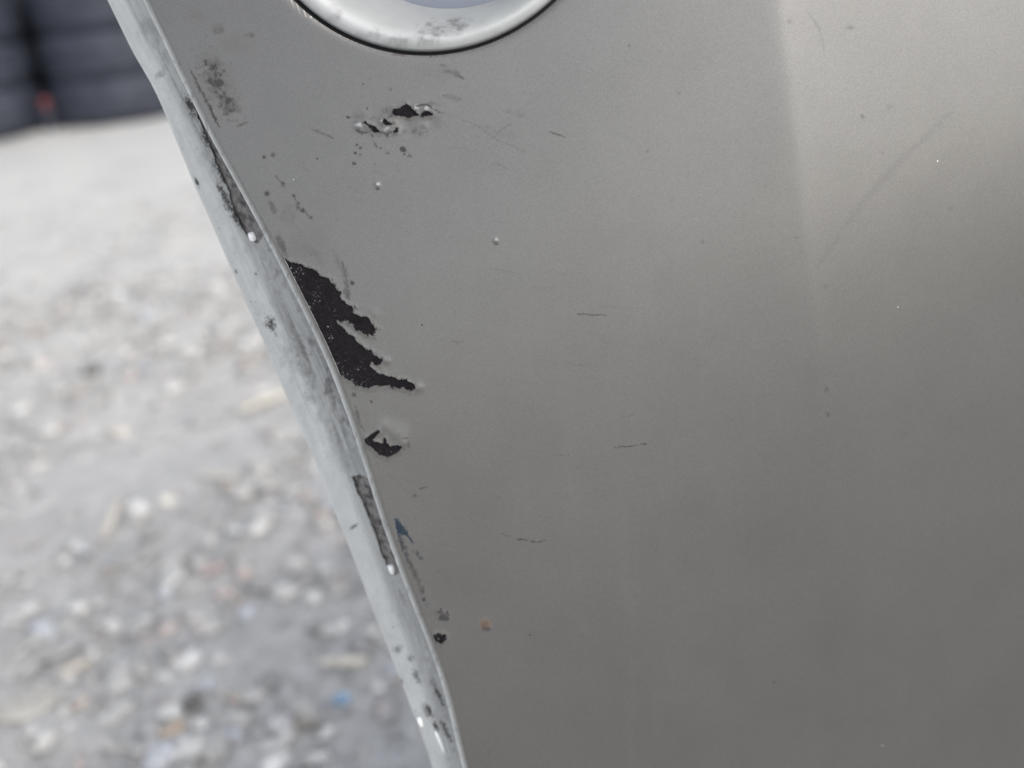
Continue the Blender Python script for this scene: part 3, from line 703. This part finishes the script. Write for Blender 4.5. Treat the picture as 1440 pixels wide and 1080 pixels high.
def copy_tree(o, loc, rz, label, group, sc=1.0):
    c = o.copy(); COL.objects.link(c); c.location = loc; c.rotation_euler = (0, 0, rz); c.scale = (sc,) * 3
    for ch in o.children:
        d = ch.copy(); COL.objects.link(d); d.parent = c
    tag(c, label, 'tyre', group); return c
gA = on_ground(190, 174)
def stack(center, n, names, group, first=None):
    for k in range(n):
        loc = (center[0] + random.uniform(-.012, .012), center[1] + random.uniform(-.012, .012), 0.095 + 0.004 + 0.181 * k)
        if first is not None and k == 0:
            first.location = loc; tag(first, names[k], 'tyre', group)
        else: copy_tree(proto_tyre, loc, random.uniform(0, 6), names[k], group)
viewxy = np.array([gA[0], gA[1]]) / np.hypot(gA[0], gA[1])
cA = gA[:2] + viewxy * 0.31
stack(cA, 4, ['black tyre at the bottom of the stack behind the bumper edge', 'second tyre up in the stack behind the bumper edge', 'third tyre up in the stack behind the bumper edge',
              'topmost tyre of the stack behind the bumper edge'], 'tyres stacked on the gravel', proto_tyre)
cB = cA + np.array([-0.63, -0.10])
stack(cB, 4, ['black tyre at the bottom of the stack beyond the red cap', 'second tyre up in the stack beyond the red cap', 'third tyre up in the stack beyond the red cap',
              'topmost tyre of the stack beyond the red cap'], 'tyres stacked on the gravel')
stack((cA + cB) / 2 + viewxy * 0.55, 4, ['bottom tyre of the rear stack seen through the cleft', 'second tyre up in the rear stack seen through the cleft',
      'third tyre up in the rear stack seen through the cleft', 'topmost tyre of the rear stack seen through the cleft'], 'tyres stacked on the gravel')

# ------------------------------------------------------------------ gravel
phi_ = (1 + 5 ** .5) / 2
ICO = np.array([(-1, phi_, 0), (1, phi_, 0), (-1, -phi_, 0), (1, -phi_, 0), (0, -1, phi_), (0, 1, phi_), (0, -1, -phi_), (0, 1, -phi_), (phi_, 0, -1), (phi_, 0, 1), (-phi_, 0, -1), (-phi_, 0, 1)]) / math.hypot(1, phi_)
ICOF = np.array([(0, 11, 5), (0, 5, 1), (0, 1, 7), (0, 7, 10), (0, 10, 11), (1, 5, 9), (5, 11, 4), (11, 10, 2), (10, 7, 6), (7, 1, 8), (3, 9, 4), (3, 4, 2), (3, 2, 6), (3, 6, 8), (3, 8, 9), (4, 9, 5), (2, 4, 11), (6, 2, 10), (8, 6, 7), (9, 8, 1)])
rng = np.random.default_rng(12)
def scatter(n, xr, yr, r0, r1, power):
    x = rng.uniform(*xr, n); y = rng.uniform(*yr, n)
    s = r0 + (r1 - r0) * rng.random(n) ** power
    return x, y, s
xs = [scatter(15000, (-2.1, 0.55), (0.42, 3.0), 0.0025, 0.011, 3.0), scatter(6500, (-1.7, 0.5), (0.42, 2.2), 0.007, 0.019, 2.2)]
x = np.concatenate([a[0] for a in xs]); y = np.concatenate([a[1] for a in xs]); s = np.concatenate([a[2] for a in xs])
clump = fbm(x * 3.5, y * 3.5, 3, 60); kp = clump + rng.uniform(-.18, .18, len(x)) > 0.42
x, y, s = x[kp], y[kp], s[kp]; n = len(x)
V0 = ICO[None] * (1 + rng.uniform(-.34, .30, (n, 12, 1))) * (s[:, None, None] * rng.uniform([.7, .5, .28], [1.7, 1.2, .62], (n, 3))[:, None, :])
az = rng.uniform(0, 6.283, n); c, sn = np.cos(az)[:, None], np.sin(az)[:, None]
Vx = V0[..., 0] * c - V0[..., 1] * sn + x[:, None]; Vy = V0[..., 0] * sn + V0[..., 1] * c + y[:, None]; Vz = V0[..., 2] + (ground_z(x, y) + s * 0.25)[:, None]
TINTS = np.array([(.34, .335, .325), (.33, .325, .32), (.42, .41, .395), (.47, .465, .45), (.29, .285, .28), (.42, .365, .345), (.37, .38, .40), (.58, .57, .55), (.33, .295, .27)])
ti = TINTS[rng.choice(len(TINTS), n, p=[.22, .16, .18, .14, .06, .06, .07, .07, .04])] * rng.uniform(.95, 1.25, (n, 1))
tint = np.repeat(np.c_[ti, np.ones(n)][:, None, :], 12, 1).reshape(-1, 4)
grav = mesh_obj('gravel', np.stack([Vx, Vy, Vz], -1).reshape(-1, 3), (ICOF[None] + 12 * np.arange(n)[:, None, None]).reshape(-1, 3), M_STONE, attrs={'tint': ('FLOAT_COLOR', tint)})
tag(grav, 'loose grey and brown gravel lying over the dusty ground', 'gravel', kind='stuff')

# ---- single stones, wood chips and scraps that stand out
def subdivided_stone(seed):
    import bmesh
    bm = bmesh.new(); bmesh.ops.create_icosphere(bm, subdivisions=3, radius=1.0)
    r = random.Random(seed); dirs = [Vector((r.gauss(0, 1), r.gauss(0, 1), r.gauss(0, 1))).normalized() for _ in range(11)]; ds = [r.uniform(.68, .95) for _ in dirs]
    for v in bm.verts:
        for d, q in zip(dirs, ds):
            e = v.co.dot(d) - q
            if e > 0: v.co -= d * e * 0.85
    Vv = np.array([v.co[:] for v in bm.verts]); Ff = np.array([[q.index for q in f.verts] for f in bm.faces]); bm.free(); return Vv, Ff
def stone(name, px, py, w, d, h, rz, tint, label, cat, seed, group=None):
    p = on_ground(px, py); Vv, Ff = subdivided_stone(seed)
    gz = float(ground_z(np.array(p[0]), np.array(p[1])))
    Vv = Vv * np.array([w / 2, d / 2, h / 2])
    c, s_ = math.cos(rz), math.sin(rz); Vv = np.stack([Vv[:, 0] * c - Vv[:, 1] * s_, Vv[:, 0] * s_ + Vv[:, 1] * c, Vv[:, 2] + h * 0.32], -1)
    o = mesh_obj(name, Vv + np.array([p[0], p[1], gz]), Ff, M_STONE, attrs={'tint': ('FLOAT_COLOR', np.tile(np.array([*tint, 1.0]), (len(Vv), 1)))}, origin=np.array([p[0], p[1], gz]))
    return tag(o, label, cat, group)
def splinter(px0, py0, px1, py1, w, th, tint, label, seed, name='wood_chip'):
    a, b = on_ground(px0, py0), on_ground(px1, py1); d = b - a; L = np.linalg.norm(d); ex = d / L; ey = np.array([-ex[1], ex[0], 0]); mid = (a + b) / 2
    mid[2] = float(ground_z(np.array(mid[0]), np.array(mid[1]))) + th * 0.7 + 0.004
    r = np.random.default_rng(seed); k = 9; Vv = []
    for i in range(k):
        t_ = i / (k - 1); ww = w * (0.45 + 0.55 * math.sin(math.pi * min(max(t_ * .9 + .05, 0), 1))) * r.uniform(.85, 1.1)
        bend = 0.05 * L * math.sin(math.pi * t_)
        for dy, dz in ((-.5, -.5), (.5, -.5), (.55, .3), (.2, .55), (-.25, .5), (-.5, .25)):
            Vv.append(mid + ex * (t_ - .5) * L + ey * (dy * ww + bend * .3) + np.array([0, 0, dz * th + r.uniform(-.1, .1) * th]))
    Ff = [[i * 6 + j, i * 6 + (j + 1) % 6, (i + 1) * 6 + (j + 1) % 6, (i + 1) * 6 + j] for i in range(k - 1) for j in range(6)] + [[5, 4, 3, 2, 1, 0], [(k - 1) * 6 + j for j in range(6)]]
    Vv = np.array(Vv)
    o = mesh_obj(name, Vv, Ff, M_STONE, smooth=False, attrs={'tint': ('FLOAT_COLOR', np.tile(np.array([*tint, 1.0]), (len(Vv), 1)))}, origin=mid)
    return tag(o, label, 'wood chip', None)
stone('stone', 288, 886, .021, .018, .013, .3, (.58, .52, .51), 'pale pinkish round stone lying alone on open gravel', 'stone', 1)
stone('stone', 236, 706, .026, .021, .016, .8, (.60, .58, .54), 'chalk white stone beside a short upright wood chip', 'stone', 2)
stone('stone', 300, 803, .035, .022, .012, .2, (.40, .34, .325), 'flat reddish stone fragment, like a piece of brick', 'brick fragment', 3)
stone('stone', 525, 903, .016, .014, .010, 0, (.56, .55, .52), 'small white pebble close by the bumper edge', 'stone', 4)
stone('stone', 398, 1028, .024, .018, .015, .4, (.50, .49, .50), 'light grey stone below the blue scrap', 'stone', 5)
stone('stone', 130, 527, .030, .024, .016, .4, (.13, .125, .12), 'dark grey stone half sunk in pale dust', 'stone', 6)
stone('stone', 170, 610, .050, .032, .018, -.4, (.52, .49, .45), 'cream angular stone, largest among the wood chips', 'stone', 7)
stone('stone', 62, 515, .034, .026, .014, -.2, (.50, .45, .43), 'pale pinkish flat stone next to the dark sunken stone', 'stone', 8)
stone('stone', 270, 1000, .022, .02, .016, .0, (.14, .135, .13), 'charcoal coloured stone in coarse gravel', 'stone', 9)
stone('stone', 385, 610, .030, .022, .012, .2, (.40, .345, .325), 'rust tinted flat stone under a long pale splinter', 'stone', 10)
stone('stone', 40, 1000, .060, .050, .008, .3, (.40, .385, .355), 'broad flat pale slab of stone bedded in dust', 'stone', 11)
stone('plastic_scrap', 481, 987, .017, .014, .009, .5, (.27, .40, .56), 'bright blue scrap of plastic lying in gravel', 'scrap', 12)
splinter(148, 765, 170, 712, .011, .006, (.52, .49, .44), 'short pale wood chip beside the chalk white stone', 21)
splinter(338, 586, 418, 556, .018, .008, (.54, .51, .45), 'long pale splinter reaching towards the bumper edge', 22)
splinter(455, 950, 520, 947, .011, .006, (.54, .51, .45), 'straight pale splinter next to the blue scrap', 23)
splinter(278, 676, 340, 680, .010, .005, (.50, .48, .44), 'thin bleached splinter lying in grey dust', 24)
splinter(85, 955, 130, 935, .010, .006, (.47, .43, .38), 'small tan splinter near the broad flat slab', 25)
splinter(230, 1050, 262, 1030, .010, .006, (.45, .36, .29), 'small brown splinter near the charcoal coloured stone', 26)

# ---- small dark bottle with a red cap standing in the cleft between the two stacks
mid = (cA + cB) / 2
nrm = np.array([cA[1] - cB[1], -(cA[0] - cB[0])]); nrm /= np.linalg.norm(nrm)
if nrm @ viewxy > 0: nrm = -nrm
bp = mid + nrm * 0.12
bottle = empty('bottle', (bp[0], bp[1], float(ground_z(np.array(bp[0]), np.array(bp[1])))), 'small dark bottle with a red cap between two tyre stacks', 'bottle')
M_RED = simple('red_plastic', (0.16, 0.045, 0.05), (0.22, 0.06, 0.06), 60, 0.45)
def turned(name, prof, mat):
    a = np.linspace(0, 2 * math.pi, 40, endpoint=False); pr = np.array(prof)
    P = np.stack([pr[:, :1] * np.cos(a), pr[:, :1] * np.sin(a), pr[:, 1:] + 0 * a], -1).reshape(-1, 3) + np.array(bottle.location)
    i = np.arange(len(pr) - 1)[:, None] * 40; j = np.arange(40)[None]; j2 = (j + 1) % 40
    return mesh_obj(name, P, np.stack([i + j, i + j2, i + 40 + j2, i + 40 + j], -1).reshape(-1, 4), mat, bottle)
turned('body', [(.001, 0), (.030, 0), (.033, .004), (.033, .070), (.030, .082), (.020, .090), (.017, .094), (.017, .110)], M_RUBBER)
turned('cap', [(.0185, .094), (.0195, .096), (.0195, .128), (.018, .131), (.001, .132)], M_RED)
